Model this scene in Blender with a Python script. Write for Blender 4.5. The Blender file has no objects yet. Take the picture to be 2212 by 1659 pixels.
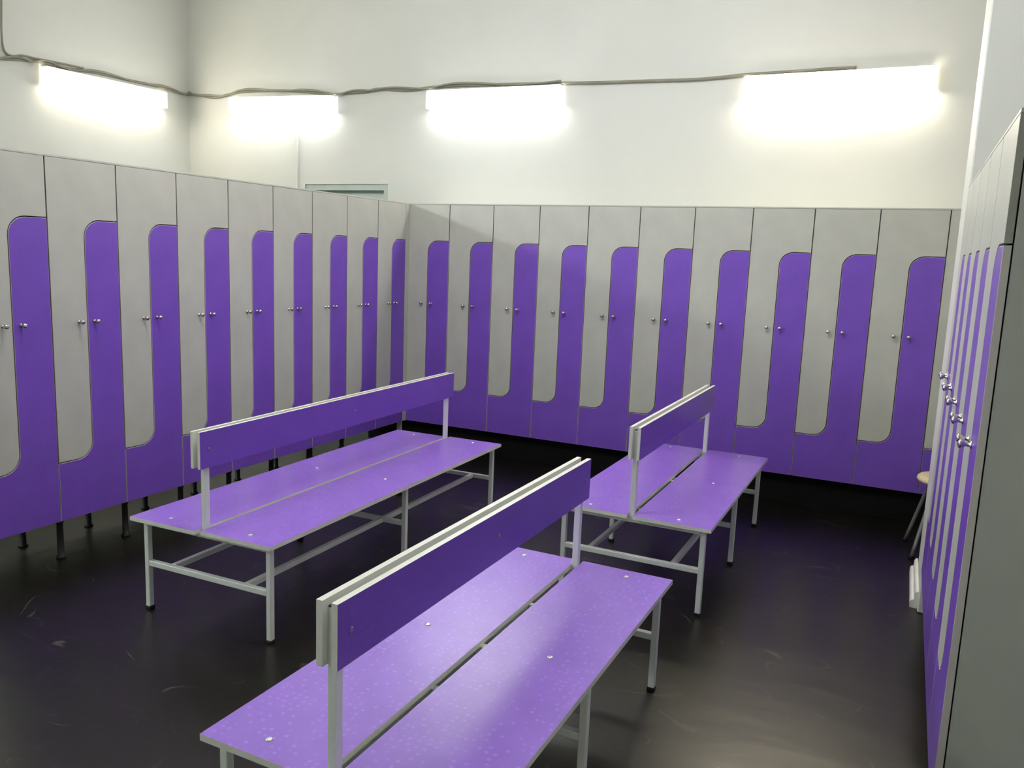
import bpy, bmesh, math, random
from mathutils import Matrix, Vector
random.seed(7)
scene = bpy.context.scene
col = scene.collection

# ------------------------------------------------------------------ camera
cam_data = bpy.data.cameras.new('camera')
cam_data.sensor_fit = 'HORIZONTAL'
cam_data.sensor_width = 36.0
cam_data.lens = 28.6546
cam_data.clip_start = 0.05
cam_data.clip_end = 100
cam = bpy.data.objects.new('camera', cam_data)
col.objects.link(cam)
cam.matrix_world = Matrix(((0.8990705, -0.1025364, 0.4256271, 3.79385),
                           (0.4360712, 0.1233272, -0.8914215, -5.84745),
                           (0.0389117, 0.9870546, 0.1555930, 1.65636),
                           (0, 0, 0, 1)))
scene.camera = cam

# ------------------------------------------------------------------ world, exposure
world = bpy.data.worlds.new('world')
scene.world = world
world.use_nodes = True
world.node_tree.nodes['Background'].inputs[0].default_value = (0.6, 0.65, 0.7, 1)
world.node_tree.nodes['Background'].inputs[1].default_value = 0.02
scene.view_settings.view_transform = 'Standard'
scene.view_settings.look = 'None'
scene.view_settings.gamma = 1.0
scene.view_settings.use_curve_mapping = False
scene.view_settings.exposure = 0.97
LAMP_POWER = 10.5          # diffuser radiance of the lamps on the back wall and in the corner
LAMP_UNSEEN = 30.0          # stronger radiance for the added lamps outside the view
LAMP_WHITE = (1.0, 1.0, 0.98)
LAMP_WARM = (1.0, 0.91, 0.72)
LAMP_COOL = (0.90, 1.0, 0.98)

# ------------------------------------------------------------------ materials
def srgb(r, g, b):
    def f(c):
        c /= 255.0
        return c / 12.92 if c <= 0.04045 else ((c + 0.055) / 1.055) ** 2.4
    return (f(r), f(g), f(b), 1.0)

class NT:
    def __init__(self, name):
        self.m = bpy.data.materials.new(name)
        self.m.use_nodes = True
        self.t = self.m.node_tree
        self.b = self.t.nodes['Principled BSDF']
    def n(self, kind, **kw):
        nd = self.t.nodes.new(kind)
        for k, v in kw.items():
            if k in nd.inputs:
                nd.inputs[k].default_value = v
            else:
                setattr(nd, k, v)
        return nd
    def l(self, a, b):
        self.t.links.new(a, b)
    def coord(self, scale=(1, 1, 1), rot=(0, 0, 0), kind='Object'):
        tc = self.n('ShaderNodeTexCoord')
        mp = self.n('ShaderNodeMapping')
        mp.inputs['Scale'].default_value = scale
        mp.inputs['Rotation'].default_value = rot
        self.l(tc.outputs[kind], mp.inputs['Vector'])
        return mp.outputs['Vector']
    def ramp(self, src, stops):
        r = self.n('ShaderNodeValToRGB')
        e = r.color_ramp.elements
        e[0].position, e[0].color = stops[0]
        e[1].position, e[1].color = stops[-1]
        for p, c in stops[1:-1]:
            x = e.new(p)
            x.color = c
        self.l(src, r.inputs['Fac'])
        return r.outputs['Color']
    def bump(self, src, strength, dist):
        bp = self.n('ShaderNodeBump')
        bp.inputs['Strength'].default_value = strength
        bp.inputs['Distance'].default_value = dist
        self.l(src, bp.inputs['Height'])
        self.l(bp.outputs['Normal'], self.b.inputs['Normal'])

def base(name, c, rough=0.5, metal=0.0, spec=0.5, vary=0.04, scale=9.0):
    t = NT(name)
    nz = t.n('ShaderNodeTexNoise', Scale=scale, Detail=3.0)
    t.l(t.coord(), nz.inputs['Vector'])
    lo = tuple(x * (1 - vary) for x in c[:3]) + (1,)
    hi = tuple(min(1, x * (1 + vary)) for x in c[:3]) + (1,)
    t.l(t.ramp(nz.outputs['Fac'], [(0.3, lo), (0.7, hi)]), t.b.inputs['Base Color'])
    t.b.inputs['Roughness'].default_value = rough
    t.b.inputs['Metallic'].default_value = metal
    t.b.inputs['Specular IOR Level'].default_value = spec
    return t

def laminate(name, c, rough, spec, flowers, fl=1.0):
    """melamine board with a fine embossed dot / flower relief"""
    t = NT(name)
    co = t.coord()
    nz = t.n('ShaderNodeTexNoise', Scale=6.0, Detail=4.0)
    t.l(co, nz.inputs['Vector'])
    lo = tuple(x * 0.95 for x in c[:3]) + (1,)
    hi = tuple(min(1, x * 1.05) for x in c[:3]) + (1,)
    colr = t.ramp(nz.outputs['Fac'], [(0.3, lo), (0.7, hi)])
    t.b.inputs['Roughness'].default_value = rough
    t.b.inputs['Specular IOR Level'].default_value = spec
    fine = t.n('ShaderNodeTexNoise', Scale=420.0, Detail=2.0)
    t.l(co, fine.inputs['Vector'])
    if flowers:
        vo = t.n('ShaderNodeTexVoronoi', Scale=42.0, Randomness=0.45)
        t.l(co, vo.inputs['Vector'])
        mask = t.ramp(vo.outputs['Distance'], [(0.16, (1, 1, 1, 1)), (0.30, (0, 0, 0, 1))])
        pale = tuple(min(1, x * (1 + 0.24 * fl) + 0.03 * fl) for x in c[:3]) + (1,)
        mx = t.n('ShaderNodeMix', data_type='RGBA')
        t.l(mask, mx.inputs['Factor'])
        t.l(colr, mx.inputs['A'])
        mx.inputs['B'].default_value = pale
        t.l(mx.outputs['Result'], t.b.inputs['Base Color'])
        ad = t.n('ShaderNodeMath', operation='MULTIPLY_ADD')
        t.l(mask, ad.inputs[0])
        ad.inputs[1].default_value = 0.6 * fl
        t.l(fine.outputs['Fac'], ad.inputs[2])
        t.bump(ad.outputs[0], 0.22, 0.0012)
    else:
        t.l(colr, t.b.inputs['Base Color'])
        t.bump(fine.outputs['Fac'], 0.06, 0.0008)
    return t

M = {}
M['purple'] = laminate('purple_laminate', srgb(122, 82, 194), 0.30, 0.45, True, 0.12).m
M['purple_seat'] = laminate('purple_seat_brightened', srgb(147, 105, 212), 0.27, 0.9, True, 0.6).m  # flower decor; purple also lightened to stand in for stronger light on seats
M['grey'] = laminate('pale_grey_laminate', srgb(192, 193, 184), 0.36, 0.5, False).m
M['edge'] = base('white_edge_band', srgb(232, 232, 225), 0.4, vary=0.02).m
M['door_edge'] = base('door_edge_band', srgb(196, 190, 186), 0.45, vary=0.03).m
M['grey_edge'] = base('grey_edge_band', srgb(150, 150, 140), 0.5, vary=0.03).m
M['base_block'] = base('gap_blackout', srgb(9, 9, 9), 0.75, spec=0.2, vary=0.1).m
M['dim_panel'] = base('dim_panel_grey', srgb(112, 114, 108), 0.5, vary=0.05, scale=2).m
M['carcass'] = base('carcass_board', srgb(172, 174, 166), 0.5, vary=0.03).m
M['tube'] = base('painted_steel_tube', srgb(230, 234, 229), 0.38, vary=0.03).m
M['black'] = base('black_plastic', srgb(18, 18, 19), 0.5, vary=0.1).m
M['chrome'] = base('chrome', srgb(205, 203, 200), 0.16, metal=1.0, vary=0.03, scale=60).m
M['bolt'] = base('zinc_bolt', srgb(225, 222, 225), 0.22, metal=0.85, vary=0.04, scale=80).m
M['cap'] = base('mauve_bolt_cap', srgb(128, 104, 168), 0.3, vary=0.04, scale=80).m
M['cable'] = base('cable_sheath', srgb(146, 143, 128), 0.6, vary=0.15, scale=4).m
M['housing'] = base('lamp_housing', srgb(232, 230, 220), 0.4, vary=0.02).m
M['cream'] = base('cream_stool_seat', srgb(236, 218, 170), 0.4, vary=0.05).m
M['stool_metal'] = base('grey_stool_metal', srgb(150, 148, 150), 0.35, metal=0.4, vary=0.05).m
M['plastic_white'] = base('white_plastic', srgb(232, 232, 224), 0.4, vary=0.03).m
M['door_paint'] = base('greygreen_door_paint', srgb(188, 200, 192), 0.45, vary=0.04, scale=5).m
M['door_dark'] = base('door_gap_dark', srgb(96, 104, 98), 0.6, vary=0.1).m

def wall_mat():
    t = NT('white_painted_plaster')
    co = t.coord()
    n1 = t.n('ShaderNodeTexNoise', Scale=0.9, Detail=5.0, Roughness=0.55)
    t.l(co, n1.inputs['Vector'])
    t.l(t.ramp(n1.outputs['Fac'], [(0.3, srgb(215, 216, 211)), (0.7, srgb(223, 224, 219))]), t.b.inputs['Base Color'])
    t.b.inputs['Roughness'].default_value = 0.45
    t.b.inputs['Specular IOR Level'].default_value = 0.35
    n2 = t.n('ShaderNodeTexNoise', Scale=2.3, Detail=6.0, Roughness=0.5)
    t.l(co, n2.inputs['Vector'])
    t.bump(n2.outputs['Fac'], 0.25, 0.02)
    return t.m
M['wall'] = wall_mat()
M['ceiling'] = base('ceiling_paint', srgb(236, 236, 230), 0.7, vary=0.02, scale=1.0).m

def floor_mat():
    t = NT('black_linoleum')
    co = t.coord()
    big = t.n('ShaderNodeTexNoise', Scale=0.8, Detail=1.0, Roughness=0.4)
    t.l(co, big.inputs['Vector'])
    colr = t.ramp(big.outputs['Fac'], [(0.3, srgb(15, 14, 11)), (0.7, srgb(19, 17, 13))])
    # thin curved scratches: iso-lines of a soft noise, kept only in patches
    prev = colr
    for k, (rot, sc, off) in enumerate(((0.3, 1.1, 0.0), (-0.8, 1.7, 3.1), (1.4, 2.3, 7.7))):
        mp = t.coord((sc, sc * 1.8, 1), (0, 0, rot))
        sh = t.n('ShaderNodeVectorMath', operation='ADD')
        t.l(mp, sh.inputs[0])
        sh.inputs[1].default_value = (off, off * 0.7, 0)
        n1 = t.n('ShaderNodeTexNoise', Scale=1.0, Detail=1.0, Roughness=0.4)
        t.l(sh.outputs[0], n1.inputs['Vector'])
        sb = t.n('ShaderNodeMath', operation='SUBTRACT')
        t.l(n1.outputs['Fac'], sb.inputs[0])
        sb.inputs[1].default_value = 0.5
        ab = t.n('ShaderNodeMath', operation='ABSOLUTE')
        t.l(sb.outputs[0], ab.inputs[0])
        line = t.ramp(ab.outputs[0], [(0.0008, (1, 1, 1, 1)), (0.0028, (0, 0, 0, 1))])
        n2 = t.n('ShaderNodeTexNoise', Scale=2.6, Detail=3.0, Roughness=0.6)
        t.l(sh.outputs[0], n2.inputs['Vector'])
        keep = t.ramp(n2.outputs['Fac'], [(0.52, (0, 0, 0, 1)), (0.70, (0.38, 0.38, 0.38, 1))])
        ml = t.n('ShaderNodeMath', operation='MULTIPLY')
        t.l(line, ml.inputs[0])
        t.l(keep, ml.inputs[1])
        mx = t.n('ShaderNodeMix', data_type='RGBA')
        t.l(ml.outputs[0], mx.inputs['Factor'])
        t.l(prev, mx.inputs['A'])
        mx.inputs['B'].default_value = srgb(130, 126, 116)
        prev = mx.outputs['Result']
    t.l(prev, t.b.inputs['Base Color'])
    rr = t.n('ShaderNodeTexNoise', Scale=1.2, Detail=1.0)
    t.l(co, rr.inputs['Vector'])
    ro = t.n('ShaderNodeMapRange')
    ro.inputs['To Min'].default_value = 0.27
    ro.inputs['To Max'].default_value = 0.35
    t.l(rr.outputs['Fac'], ro.inputs['Value'])
    t.l(ro.outputs['Result'], t.b.inputs['Roughness'])
    t.b.inputs['Specular IOR Level'].default_value = 0.6
    t.b.inputs['Specular Tint'].default_value = (1.0, 0.95, 0.84, 1)
    b1 = t.n('ShaderNodeTexNoise', Scale=1.0, Detail=4.0, Roughness=0.55)
    t.l(t.coord((1.3, 3.2, 1), (0, 0, -0.25)), b1.inputs['Vector'])
    t.bump(b1.outputs['Fac'], 0.2, 0.02)
    return t.m
M['floor'] = floor_mat()

def glow(name, c, power):
    t = NT(name)
    t.b.inputs['Base Color'].default_value = (0.85, 0.85, 0.82, 1)
    t.b.inputs['Roughness'].default_value = 0.35
    # fine prismatic ribs modulate the glow a little
    wv = t.n('ShaderNodeTexWave', Scale=60.0)
    wv.bands_direction = 'X'
    t.l(t.coord(), wv.inputs['Vector'])
    t.l(t.ramp(wv.outputs['Fac'], [(0.0, tuple(x * 0.95 for x in c) + (1,)), (1.0, tuple(c) + (1,))]), t.b.inputs['Emission Color'])
    t.b.inputs['Emission Strength'].default_value = power
    return t.m

# ------------------------------------------------------------------ geometry helpers
def add_box(bm, x0, x1, y0, y1, z0, z1, mat=0, mats=None, bevel=0.0):
    """mats: material per face in order -z +z -y +x +y -x"""
    v = [bm.verts.new(p) for p in ((x0, y0, z0), (x1, y0, z0), (x1, y1, z0), (x0, y1, z0),
                                   (x0, y0, z1), (x1, y0, z1), (x1, y1, z1), (x0, y1, z1))]
    fs = []
    for k, idx in enumerate(((3, 2, 1, 0), (4, 5, 6, 7), (0, 1, 5, 4), (1, 2, 6, 5), (2, 3, 7, 6), (3, 0, 4, 7))):
        f = bm.faces.new([v[i] for i in idx])
        f.material_index = mats[k] if mats else mat
        fs.append(f)
    if bevel > 0:
        es = list({e for f in fs for e in f.edges})
        bmesh.ops.bevel(bm, geom=es, offset=bevel, segments=1, affect='EDGES', profile=0.5)

def add_lathe(bm, prof, seg=16, mat=0, smooth=True, mtx=None):
    """prof: list of (r, z); revolved round z"""
    rings = []
    for r, z in prof:
        ring = []
        for k in range(seg):
            a = 2 * math.pi * k / seg
            p = Vector((r * math.cos(a), r * math.sin(a), z))
            if mtx:
                p = mtx @ p
            ring.append(bm.verts.new(p))
        rings.append(ring)
    for a, b in zip(rings, rings[1:]):
        for k in range(seg):
            f = bm.faces.new((a[k], a[(k + 1) % seg], b[(k + 1) % seg], b[k]))
            f.material_index = mat
            f.smooth = smooth
    f = bm.faces.new(list(reversed(rings[0])))
    f.material_index = mat
    f = bm.faces.new(rings[-1])
    f.material_index = mat

def add_tube(bm, pts, r, seg=8, mat=0):
    pts = [Vector(p) for p in pts]
    rings = []
    for i, p in enumerate(pts):
        d = (pts[min(i + 1, len(pts) - 1)] - pts[max(i - 1, 0)]).normalized()
        up = Vector((0, 0, 1)) if abs(d.z) < 0.95 else Vector((1, 0, 0))
        s = d.cross(up).normalized()
        u = s.cross(d).normalized()
        rings.append([bm.verts.new(p + r * (math.cos(2 * math.pi * k / seg) * s + math.sin(2 * math.pi * k / seg) * u)) for k in range(seg)])
    for a, b in zip(rings, rings[1:]):
        for k in range(seg):
            f = bm.faces.new((a[k], b[k], b[(k + 1) % seg], a[(k + 1) % seg]))
            f.smooth = True
            f.material_index = mat
    bm.faces.new(rings[0]).material_index = mat
    bm.faces.new(list(reversed(rings[-1]))).material_index = mat

def add_prism(bm, poly, y0, y1, mat_face=0, mat_edge=1, rim=0.0014):
    """poly in (x, z), counter-clockwise seen from -y; extruded from y0 to y1"""
    n = len(poly)
    ins = []
    for i in range(n):
        p, c, q = (Vector(poly[(i + k) % n]) for k in (-1, 0, 1))
        d1, d2 = (c - p).normalized(), (q - c).normalized()
        n1, n2 = Vector((-d1.y, d1.x)), Vector((-d2.y, d2.x))
        m = (n1 + n2) / max(0.3, 1 + n1.dot(n2))
        ins.append(c + m * rim)
    fr = [bm.verts.new((p.x, y0, p.y)) for p in ins]
    a = [bm.verts.new((x, y0 + rim * 0.6, z)) for x, z in poly]
    b = [bm.verts.new((x, y1, z)) for x, z in poly]
    f = bm.faces.new(fr)
    f.material_index = mat_face
    f = bm.faces.new(list(reversed(b)))
    f.material_index = mat_edge
    for i in range(n):
        f = bm.faces.new((fr[(i + 1) % n], fr[i], a[i], a[(i + 1) % n]))
        f.material_index = mat_edge
    for i in range(n):
        f = bm.faces.new((a[(i + 1) % n], a[i], b[i], b[(i + 1) % n]))
        f.material_index = mat_edge

def spline(pts, sub=6):
    pts = [Vector(p) for p in pts]
    out = []
    for i in range(len(pts) - 1):
        p0, p1, p2, p3 = pts[max(i - 1, 0)], pts[i], pts[i + 1], pts[min(i + 2, len(pts) - 1)]
        for s in range(sub):
            t = s / sub
            out.append(0.5 * ((2 * p1) + (p2 - p0) * t + (2 * p0 - 5 * p1 + 4 * p2 - p3) * t * t + (3 * p1 - p0 - 3 * p2 + p3) * t ** 3))
    out.append(pts[-1])
    return out

def mesh(name, bm, mats):
    bmesh.ops.recalc_face_normals(bm, faces=bm.faces[:])
    me = bpy.data.meshes.new(name)
    bm.to_mesh(me)
    bm.free()
    for m in mats:
        me.materials.append(M[m] if isinstance(m, str) else m)
    return me

def obj(name, me, parent=None, loc=(0, 0, 0), rot=(0, 0, 0), label=None):
    o = bpy.data.objects.new(name, me)
    col.objects.link(o)
    o.parent = parent
    o.location = loc
    o.rotation_euler = rot
    if label:
        o['label'] = label
    return o

def boxmesh(name, dims, mats, **kw):
    bm = bmesh.new()
    add_box(bm, *dims, **kw)
    return mesh(name, bm, mats)

def thing(name, label, cat, loc=(0, 0, 0), rotz=0.0, group=None):
    o = bpy.data.objects.new(name, None)
    col.objects.link(o)
    o.empty_display_size = 0.1
    o.location = loc
    o.rotation_euler = (0, 0, rotz)
    tag(o, label, cat, group)
    return o

def tag(o, label, cat, group=None):
    o['label'] = label
    o['category'] = cat
    if group:
        o['group'] = group
    return o

def struct(name, me, label, cat, parent=None):
    o = obj(name, me, parent)
    o['kind'] = 'structure'
    tag(o, label, cat)
    return o

# ------------------------------------------------------------------ the room
WX0, WY1, CEIL = -2.97, 0.45, 4.15     # left wall, back wall, ceiling
WYF, WX1 = -8.0, 4.56                  # front wall behind the camera, right wall
PX, PY0, PY1 = 3.993, -1.545, -1.05    # white pier at the end of the right row
WXR = 5.6                              # far end of the passage behind the pier

struct('floor', boxmesh('floor', (WX0, WXR, WYF, WY1, -0.05, 0.0), ['floor']), 'scuffed black linoleum floor under the benches', 'floor')
struct('ceiling', boxmesh('ceiling', (WX0, WXR, WYF, WY1, CEIL, CEIL + 0.1), ['ceiling']), 'plain white ceiling above the wall lamps', 'ceiling')
struct('wall_left', boxmesh('wall_left', (WX0 - 0.2, WX0, WYF - 0.2, WY1 + 0.2, 0, CEIL), ['wall']), 'white plastered wall behind the left locker row', 'wall')
DX0, DX1, DZ = -1.478, -0.532, 2.25    # doorway in the back wall
bm = bmesh.new()
add_box(bm, WX0, DX0, WY1, WY1 + 0.2, 0, CEIL)
add_box(bm, DX1, WXR, WY1, WY1 + 0.2, 0, CEIL)
add_box(bm, DX0, DX1, WY1, WY1 + 0.2, DZ, CEIL)
struct('wall_back', mesh('wall_back', bm, ['wall']), 'white plastered back wall carrying three long lamps', 'wall')
bm = bmesh.new()
add_box(bm, WX1, WX1 + 0.2, WYF - 0.2, PY0, 0, CEIL)
struct('wall_right', mesh('wall_right', bm, ['wall']), 'white wall behind the right locker row', 'wall')
struct('wall_front', boxmesh('wall_front', (WX0, WX1, WYF - 0.2, WYF, 0, CEIL), ['wall']), 'white wall behind the viewer', 'wall')
bm = bmesh.new()
add_box(bm, PX, WXR, PY0, PY1, 0, CEIL, bevel=0.006)
struct('wall_pier', mesh('wall_pier', bm, ['wall']), 'white wall pier at the far end of the right locker row', 'wall')
struct('wall_passage', boxmesh('wall_passage', (WXR, WXR + 0.2, PY0, WY1 + 0.2, 0, CEIL), ['wall']), 'white wall closing the passage behind the pier', 'wall')

struct('dimming_panel_1', boxmesh('dimming_panel_1', (WX0, WX0 + 0.006, WYF, WY1 - 0.001, 0, 1.6), ['dim_panel']), 'unseen grey panel added on the left wall to dim floor reflections', 'dimming_panel')  # unseen panel added to darken the floor reflection under the left row

# white rounded plinth at the foot of the pier
bm = bmesh.new()
poly = [(0, 0), (0.034, 0), (0.034, 0.030), (0.028, 0.040), (0.018, 0.044), (0.016, 0.075), (0.010, 0.086), (0, 0.088)]
a = [bm.verts.new((PX - x, -1.49, z)) for x, z in poly]
b = [bm.verts.new((PX - x, -0.96, z)) for x, z in poly]
bm.faces.new(a)
bm.faces.new(list(reversed(b)))
for i in range(len(poly)):
    bm.faces.new((a[(i + 1) % len(poly)], a[i], b[i], b[(i + 1) % len(poly)]))
struct('baseboard_pier', mesh('baseboard_pier', bm, ['plastic_white']), 'short white moulded skirting at the foot of the pier', 'baseboard')

# doorway in the back wall: grey-green frame and door leaf
d = bpy.data.objects.new('door_1', None)
col.objects.link(d)
d['kind'] = 'structure'
tag(d, 'grey-green door whose top shows above the left lockers', 'door')
bm = bmesh.new()
add_box(bm, DX0, DX0 + 0.05, WY1 + 0.01, WY1 + 0.12, 0, DZ)
add_box(bm, DX1 - 0.05, DX1, WY1 + 0.01, WY1 + 0.12, 0, DZ)
add_box(bm, DX0 + 0.05, DX1 - 0.05, WY1 + 0.01, WY1 + 0.12, DZ - 0.055, DZ)
obj('door_frame', mesh('door_frame', bm, ['door_paint']), d)
obj('door_seal', boxmesh('door_seal', (DX0 + 0.05, DX1 - 0.05, WY1 + 0.02, WY1 + 0.10, DZ - 0.068, DZ - 0.055), ['door_dark']), d)
bm = bmesh.new()
add_box(bm, DX0 + 0.054, DX1 - 0.054, WY1 + 0.05, WY1 + 0.09, 0.01, DZ - 0.068)
add_box(bm, DX0 + 0.16, DX1 - 0.16, WY1 + 0.042, WY1 + 0.05, 1.15, 2.02, bevel=0.003)
add_box(bm, DX0 + 0.16, DX1 - 0.16, WY1 + 0.042, WY1 + 0.05, 0.2, 0.95, bevel=0.003)
leaf = obj('door_leaf', mesh('door_leaf', bm, ['door_paint']), d)
bm = bmesh.new()
add_tube(bm, [(DX1 - 0.11, WY1 + 0.05, 1.0), (DX1 - 0.11, WY1 + 0.0, 1.0), (DX1 - 0.22, WY1 - 0.01, 1.0)], 0.009)
obj('door_handle', mesh('door_handle', bm, ['chrome']), leaf)

# ------------------------------------------------------------------ wall lamps
def wall_lamp(loc, rotz, tilt, label, colour, power):
    """local: x along the lamp, wall at y = 0, front towards -y, centre at the origin"""
    t = thing('wall_lamp', label, 'lamp', loc, rotz, 'long tube lamps on the walls')
    t.rotation_euler = (0, tilt, rotz)
    L, H = 0.625, 0.074
    bm = bmesh.new()
    add_box(bm, -L + 0.02, L - 0.02, -0.019, 0, -0.058, 0.0775, bevel=0.003)
    add_box(bm, -L + 0.02, L - 0.02, -0.080, -0.0185, 0.0745, 0.0775)
    obj('housing', mesh('housing', bm, ['housing']), t)
    bm = bmesh.new()
    prof = [(-0.020, -H), (-0.080, -H), (-0.092, -H + 0.010), (-0.095, -H + 0.028), (-0.095, H - 0.028),
            (-0.092, H - 0.010), (-0.080, H), (-0.020, H), (-0.020, H - 0.003), (-0.020, -H + 0.003)]
    a = [bm.verts.new((-L + 0.018, y, z)) for y, z in prof[:8]]
    b = [bm.verts.new((L - 0.018, y, z)) for y, z in prof[:8]]
    for i in range(7):
        bm.faces.new((a[i], a[i + 1], b[i + 1], b[i]))
    bm.faces.new((a[7], a[0], b[0], b[7]))
    bm.faces.new(a)
    bm.faces.new(list(reversed(b)))
    me = mesh('diffuser', bm, [glow('diffuser_glow', colour, power)])
    obj('diffuser', me, t)
    for s in (-1, 1):
        bm = bmesh.new()
        x0, x1 = (-L, -L + 0.019) if s < 0 else (L - 0.019, L)
        add_box(bm, x0, x1, -0.093, -0.012, -H - 0.001, H + 0.001, bevel=0.006)
        obj('end_cap', mesh('end_cap', bm, [glow('end_cap_glow', colour, power * 0.05)]), t)
    return t

HP = math.pi / 2
wall_lamp((WX0, -0.52, 3.005), HP, -math.radians(0.95), 'lit tube lamp on the left wall beside the corner', LAMP_WARM, LAMP_POWER)
wall_lamp((-1.725, WY1, 2.975), 0, math.radians(1.7), 'lit tube lamp on the back wall left of the doorway', LAMP_WHITE, LAMP_POWER)
wall_lamp((0.53, WY1, 2.940), 0, math.radians(0.6), 'middle lit tube lamp of the back wall', LAMP_WHITE, LAMP_POWER)
wall_lamp((3.20, WY1, 2.917), 0, 0.0, 'lit warm tube lamp at the right end of the back wall', LAMP_WARM, LAMP_POWER * 1.65)
wall_lamp((WX0, -2.95, 3.0), HP, 0.0, 'second lit tube lamp of the left wall, outside the picture', LAMP_WHITE, LAMP_POWER)
wall_lamp((WX0, -4.75, 3.0), HP, 0.0, 'third lit tube lamp of the left wall, outside the picture', LAMP_COOL, LAMP_UNSEEN * 1.3)
wall_lamp((WX0, -6.45, 3.0), HP, 0.0, 'fourth lit tube lamp of the left wall, outside the picture', LAMP_COOL, LAMP_UNSEEN * 1.3)

for cx, cy, w in ((0.9, -3.3, 'left'), (2.5, -2.5, 'right')):  # unseen ceiling lamps added to brighten the bench seats
    cl = wall_lamp((cx, cy, CEIL), 0, 0.0, '%s unseen tube lamp added on the ceiling to brighten the seats' % w, LAMP_WHITE, LAMP_UNSEEN)
    cl.name = 'ceiling_fill_lamp'
    cl.rotation_euler = (HP, 0, 0)
    cl['group'] = 'tube lamps added on the ceiling'

# ------------------------------------------------------------------ cables
def cable(name, pts, r, label, group=None, wob=0.0, ph=0.0):
    ps = spline(pts, 5)
    if wob:
        ps = [p + Vector((0, 0, wob * math.sin(ph + 1.7 * i * 0.33))) for i, p in enumerate(ps)]
    bm = bmesh.new()
    add_tube(bm, ps, r, 8)
    return tag(obj(name, mesh(name, bm, ['cable'])), label, 'cable', group)

LW = [(-2.955, -1.75, 3.030), (-2.955, -1.596, 3.040), (-2.955, -1.485, 3.057), (-2.955, -1.311, 3.088), (-2.955, -1.211, 3.096), (-2.955, -1.089, 3.108), (-2.955, -0.876, 3.106),
      (-2.955, -0.604, 3.128), (-2.955, -0.263, 3.134), (-2.955, 0.052, 3.140), (-2.955, 0.304, 3.132), (-2.95, 0.415, 3.133)]
BW = [(-2.95, 0.415, 3.133), (-2.915, 0.436, 3.135), (-2.814, 0.436, 3.122), (-2.596, 0.436, 3.090), (-2.442, 0.436, 3.108), (-2.202, 0.436, 3.130), (-1.796, 0.436, 3.117),
      (-1.517, 0.436, 3.097), (-1.150, 0.436, 3.053), (-0.983, 0.436, 3.057), (-0.778, 0.436, 3.060), (-0.628, 0.436, 3.076), (-0.334, 0.436, 3.050),
      (-0.098, 0.436, 3.061), (0.178, 0.436, 3.063), (0.660, 0.436, 3.049), (1.115, 0.436, 3.033), (1.507, 0.436, 3.019), (1.843, 0.436, 3.012),
      (2.199, 0.436, 3.003), (2.437, 0.436, 3.009), (2.569, 0.436, 3.015), (2.859, 0.436, 3.018), (3.166, 0.436, 3.022), (3.315, 0.436, 3.020)]
cable('power_cable', LW + BW[1:], 0.0120, 'grey power cable strung along both walls over the lamps', 'cables over the lamps')
cable('thin_cable', [(x + (0.022 if i < len(LW) else 0.014), y - (0.022 if i >= len(LW) - 1 else 0), z + 0.004) for i, (x, y, z) in enumerate(LW + BW[1:17])], 0.0085,
      'thin second cable twisted along the power cable', 'cables over the lamps', 0.012, 0.5)
cable('drop_cable', [(-2.955, -1.43, 4.14), (-2.955, -1.440, 3.80), (-2.955, -1.447, 3.511), (-2.955, -1.459, 3.298), (-2.955, -1.455, 3.157), (-2.955, -1.424, 3.108),
                     (-2.955, -1.370, 3.102), (-2.955, -1.289, 3.124), (-2.955, -1.17, 3.126), (-2.955, -1.047, 3.132), (-2.955, -0.742, 3.142)], 0.008,
      'grey cable dropping from the ceiling to the left lamp', 'cables over the lamps')
bm = bmesh.new()
add_box(bm, -1.597, -1.557, WY1 - 0.022, WY1, 0.05, 2.90, bevel=0.003)
tag(obj('cable_duct', mesh('cable_duct', bm, ['wall'])), 'slim white duct running down the back wall beside the door', 'duct')

# ------------------------------------------------------------------ lockers
DEPTH = 0.44
DT = 0.018          # door thickness
def arc(cx, cz, r, a0, a1, n=9):
    return [(cx + r * math.cos(math.radians(a0 + (a1 - a0) * k / n)), cz + r * math.sin(math.radians(a0 + (a1 - a0) * k / n))) for k in range(n + 1)]

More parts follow.
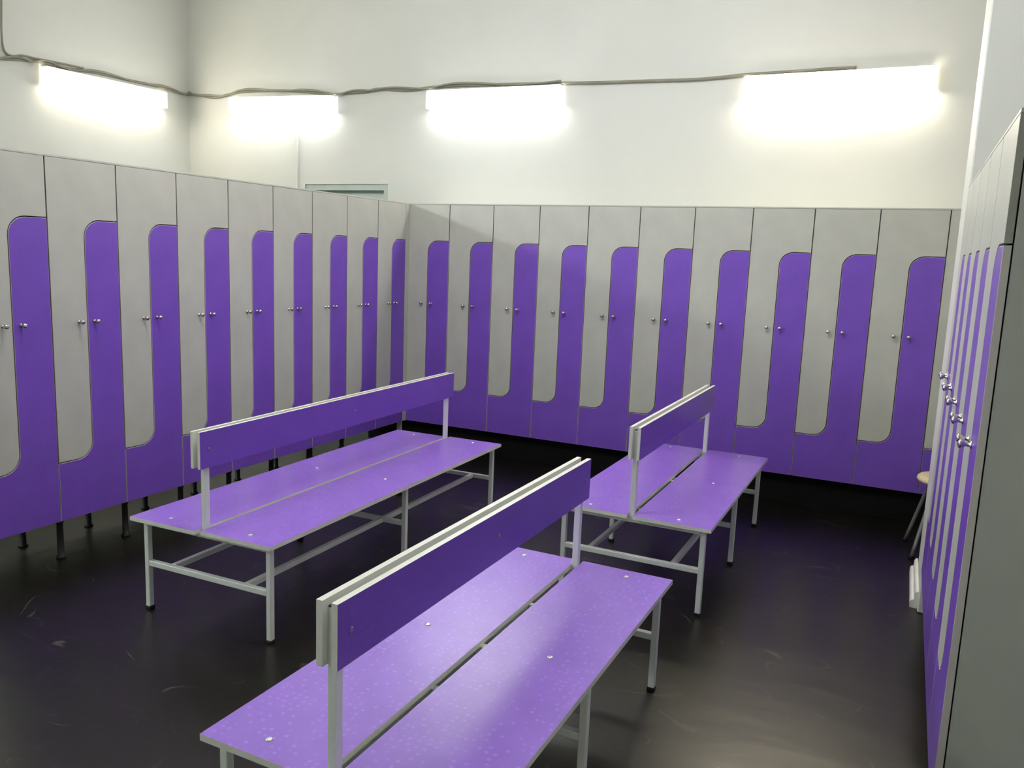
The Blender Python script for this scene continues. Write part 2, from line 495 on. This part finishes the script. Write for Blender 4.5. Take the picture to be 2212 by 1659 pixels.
def locker_meshes(w, B, G, P, H):
    """L-shaped double locker: B bottom, G foot of the grey door, P head of the purple door, H top"""
    g, r, xm = 0.0026, 0.088, w / 2
    grey = [(g, G + g), (xm - r, G + g)] + arc(xm - r, G + r, r - g, -90, 0)[1:] + [(xm - g, P - r)] + arc(xm + r, P - r, r + g, 180, 90)[1:] + [(w - g, P + g), (w - g, H), (g, H)]
    purp = [(g, B), (w - g, B), (w - g, P - g), (xm + r, P - g)] + arc(xm + r, P - r, r - g, 90, 180)[1:] + [(xm + g, G + r)] + arc(xm - r, G + r, r + g, 0, -90)[1:] + [(g, G - g)]
    bm = bmesh.new()
    add_prism(bm, grey, 0, DT)
    mg = mesh('grey_door', bm, ['grey', 'grey_edge'])
    bm = bmesh.new()
    add_prism(bm, purp, 0, DT)
    mp = mesh('purple_door', bm, ['purple', 'door_edge'])
    y0, y1, th = DT + 0.004, DEPTH, 0.016
    bm = bmesh.new()
    add_box(bm, 0.0004, th, y0, y1, B, H)
    add_box(bm, w - th, w - 0.0004, y0, y1, B, H)
    add_box(bm, th, w - th, y0, y1, B, B + th)
    add_box(bm, th, w - th, y0, y1, H - th, H)
    add_box(bm, th, w - th, y1 - 0.006, y1, B + th, H - th)
    add_box(bm, xm - th / 2, xm + th / 2, y0, y1 - 0.006, B + th, H - th)
    mc = mesh('carcass', bm, ['carcass'])
    bm = bmesh.new()
    add_lathe(bm, [(0.024, 0.0), (0.025, 0.008), (0.017, 0.014), (0.016, B - 0.03), (0.020, B - 0.022), (0.026, B - 0.006), (0.026, B)], 14)
    ml = mesh('leg', bm, ['black'])
    return mg, mp, mc, ml

bm = bmesh.new()
add_lathe(bm, [(0.0105, 0.0), (0.0105, 0.003), (0.0055, 0.005), (0.0052, 0.016), (0.0085, 0.019), (0.0118, 0.024), (0.0122, 0.028), (0.0100, 0.032), (0.0045, 0.0342)], 14,
          mtx=Matrix.Rotation(math.radians(90), 4, 'X'))
KNOB = mesh('knob', bm, ['chrome'])

def make_locker(meshes, w, loc, rotz, label, group, kz, legs=True):
    t = thing('locker', label, 'locker', loc, rotz, group)
    mg, mp, mc, ml = meshes
    obj('carcass', mc, t)
    dg = obj('door', mg, t, label='pale grey L-shaped door')
    dp = obj('door', mp, t, label='purple L-shaped door')
    obj('knob', KNOB, dg, (w / 2 - 0.047, 0, kz))
    obj('knob', KNOB, dp, (w / 2 + 0.042, 0, kz))
    for y in ((0.06, DEPTH - 0.07) if legs else ()):
        obj('leg', ml, t, (0.03, y, 0))
    return t

B0, G0, P0, H0 = 0.217, 0.522, 1.750, 2.041
ORD = ['first', 'second', 'third', 'fourth', 'fifth', 'sixth', 'seventh', 'eighth', 'ninth', 'tenth', 'eleventh']
WB, WL = 0.400, 0.39396
mb = locker_meshes(WB, B0, G0, P0, H0)
ml_ = locker_meshes(WL, B0, G0, P0, H0)
mr = locker_meshes(WL, B0, 0.502, 1.730, 2.038)
for k in range(11):
    make_locker(mb, WB, (-0.016 + WB * k, 0, 0), 0.0, 'grey and purple locker in the back row, %s from the left corner' % ORD[k], 'lockers of the back row', 1.235, False)
YL0 = -0.0566
for k in range(9):
    make_locker(ml_, WL, (0, YL0 - WL * (k + 1), 0), HP, 'grey and purple locker in the left row, %s from the far corner' % ORD[k], 'lockers of the left row', 1.235)
YR0 = -1.553
for k in range(5):
    make_locker(mr, WL, (3.990, YR0 - WL * k, 0), -HP, 'grey and purple locker in the right row, %s from the pier' % ORD[k], 'lockers of the right row', 1.200)

bm = bmesh.new()
add_box(bm, -0.43, -0.016 + 11 * WB, 0.05, DEPTH - 0.02, 0.0, B0 - 0.001, bevel=0.002)  # black block added to stand in for shade under the back row
tag(obj('gap_blackout_block', mesh('gap_blackout_block', bm, ['base_block'])), 'black block added under the back locker row to keep the gap dark', 'base_block')

# continuous top boards and the corner filler
def top_board(dims, label):
    bm = bmesh.new()
    add_box(bm, *dims, bevel=0.001)
    tag(obj('locker_top_board', mesh('locker_top_board', bm, ['grey'])), label, 'top board')
top_board((-0.016, -0.016 + 11 * WB, 0, DEPTH - 0.003, H0 + 0.001, H0 + 0.011), 'thin grey top board lying along the back locker row')
top_board((-DEPTH, 0, YL0 - 9 * WL, -0.001, H0 + 0.001, H0 + 0.011), 'thin grey top board lying along the left locker row')
top_board((3.990, 3.990 + DEPTH, YR0 - 5 * WL, YR0, 2.039, 2.049), 'thin grey top board lying along the right locker row')
f = thing('corner_filler', 'narrow pale grey filler strip closing the locker corner', 'filler', (0, 0, 0))
bm = bmesh.new()
add_box(bm, -0.019, -0.001, YL0 + 0.002, -0.0015, B0, H0, bevel=0.001)
obj('strip', mesh('strip', bm, ['grey']), f)
bm = bmesh.new()
add_box(bm, -0.06, -0.020, YL0 + 0.008, YL0 + 0.024, 0.0, H0)
obj('batten', mesh('batten', bm, ['carcass']), f)

# ------------------------------------------------------------------ benches
TB = 0.0125           # half of the 25 mm square tube
bm = bmesh.new()
add_lathe(bm, [(0.0105, 0.0), (0.0105, 0.0012), (0.008, 0.0032), (0.004, 0.0042)], 12)
BOLT = mesh('bolt', bm, ['bolt'])
bm = bmesh.new()
add_lathe(bm, [(0.0085, 0.0), (0.0085, 0.001), (0.0065, 0.0026), (0.003, 0.0032)], 12)
CAP = mesh('bolt_cap', bm, ['cap'])
bm = bmesh.new()
add_box(bm, -0.0145, 0.0145, -0.0145, 0.0145, 0, 0.016, bevel=0.002)
FOOT = mesh('foot_cap', bm, ['black'])

def bench(loc, rot, L, e, W, t, label, lshift=0.0, gap=0.028):
    """local y along the bench (far +), x across (right +)"""
    HS, ST = 0.4453, 0.018
    b = thing('bench', label, 'bench', loc, rot, 'double-sided benches')
    pw = (W - gap) / 2
    bm = bmesh.new()
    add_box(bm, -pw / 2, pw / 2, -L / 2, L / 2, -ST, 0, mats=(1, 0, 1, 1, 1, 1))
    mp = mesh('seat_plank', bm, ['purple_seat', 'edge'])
    li, wi = 0.047, 0.042
    ends = (-(L / 2 - li), 0.0, L / 2 - li)
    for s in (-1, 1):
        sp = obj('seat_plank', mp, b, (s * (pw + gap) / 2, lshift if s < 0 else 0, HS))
        for y in ends:
            obj('bolt', BOLT, sp, (s * 0.02, y * 0.975, 0))
    bz0, bz1 = 0.7172, 0.8767
    LB = L / 2 - e
    bt = t - TB
    bm = bmesh.new()
    add_box(bm, -bt / 2, bt / 2, -LB, LB, bz0, bz1, mats=(1, 1, 1, 0, 1, 1))
    mb_ = mesh('backrest_board', bm, ['purple', 'edge'])
    for s in (-1, 1):
        bo = obj('backrest_board', mb_, b, (s * (TB + bt / 2), 0, 0) if s > 0 else (s * (TB + bt / 2), 0, 0), (0, 0, 0 if s > 0 else math.pi))
        for y in (-(LB - 0.05), 0, LB - 0.05):
            obj('bolt_cap', CAP, bo, (bt / 2, y, (bz0 + bz1) / 2), (0, HP, 0))
    # steel frame
    zt = HS - ST
    bm = bmesh.new()
    add_box(bm, -TB, TB, -TB, TB, 0.014, zt - 0.001, bevel=0.002)
    ml = mesh('leg', bm, ['tube'])
    for y in ends:
        for s in (-1, 1):
            lg = obj('leg', ml, b, (s * (W / 2 - wi), y, 0))
            obj('foot_cap', FOOT, lg)
    xr = W / 2 - wi - TB
    bm = bmesh.new()
    add_box(bm, -xr, xr, -TB, TB, -TB, TB, bevel=0.002)
    mcb = mesh('crossbar', bm, ['tube'])
    for y in ends:
        obj('crossbar', mcb, b, (0, y, 0.2215))
        obj('seat_bearer', mcb, b, (0, y, zt - TB - 0.001))
    for s in (-1, 1):
        for a, c in ((ends[0], ends[1]), (ends[1], ends[2])):
            bm = bmesh.new()
            add_box(bm, -TB, TB, a + TB, c - TB, -TB, TB, bevel=0.002)
            obj('stretcher', mesh('stretcher', bm, ['tube']), b, (s * W * 0.27, 0, 0.2215))
    bm = bmesh.new()
    add_box(bm, -TB + 0.0003, TB - 0.0003, -TB, TB, zt, bz1 - 0.022, bevel=0.001)
    mpo = mesh('backrest_post', bm, ['tube'])
    bm = bmesh.new()
    add_box(bm, -TB + 0.001, TB - 0.001, -TB + 0.001, TB - 0.001, 0, 0.003)
    mca = mesh('post_cap', bm, ['black'])
    for y in (ends[0], ends[2]):
        po = obj('backrest_post', mpo, b, (0, y, 0))
        obj('post_cap', mca, po, (0, 0, bz1 - 0.022))
    return b

bench((1.1501, -2.3122, 0), 0.0212, 2.195, -0.005, 0.782, 0.0265, 'long purple bench nearest the left locker row', -0.012, 0.022)
bench((2.7016, -1.3719, 0), -0.0034, 1.631, 0.0075, 0.784, 0.0279, 'short purple bench nearest the back locker row')
bench((2.7022, -3.6730, 0), -0.0057, 1.6155, 0.0150, 0.768, 0.0300, 'purple bench in the foreground, closest to the viewer')

# ------------------------------------------------------------------ stool behind the pier
st = thing('stool', 'stool with round cream seat and splayed grey legs by the pier', 'stool', (4.114, -0.530, 0), 0.0)
bm = bmesh.new()
add_lathe(bm, [(0.135, 0.430), (0.156, 0.434), (0.163, 0.446), (0.160, 0.458), (0.150, 0.466), (0.10, 0.470), (0.03, 0.471)], 32)
obj('seat', mesh('seat', bm, ['cream']), st)
bm = bmesh.new()
add_tube(bm, [(0.10 * math.cos(a * math.pi / 12), 0.10 * math.sin(a * math.pi / 12), 0.392) for a in range(25)], 0.007)
obj('ring', mesh('ring', bm, ['stool_metal']), st)
for k in range(4):
    a = math.radians(45 + 90 * k) + 0.106
    c, s = math.cos(a), math.sin(a)
    bm = bmesh.new()
    add_tube(bm, spline([(0.07 * c, 0.07 * s, 0.428), (0.105 * c, 0.105 * s, 0.41), (0.125 * c, 0.125 * s, 0.36), (0.232 * c, 0.232 * s, 0.012)], 4), 0.0105)
    lg = obj('leg', mesh('leg', bm, ['stool_metal']), st)
    bm = bmesh.new()
    add_lathe(bm, [(0.014, 0), (0.014, 0.016), (0.012, 0.02)], 12)
    obj('foot_cap', mesh('foot_cap', bm, ['black']), lg, (0.232 * c, 0.232 * s, 0))
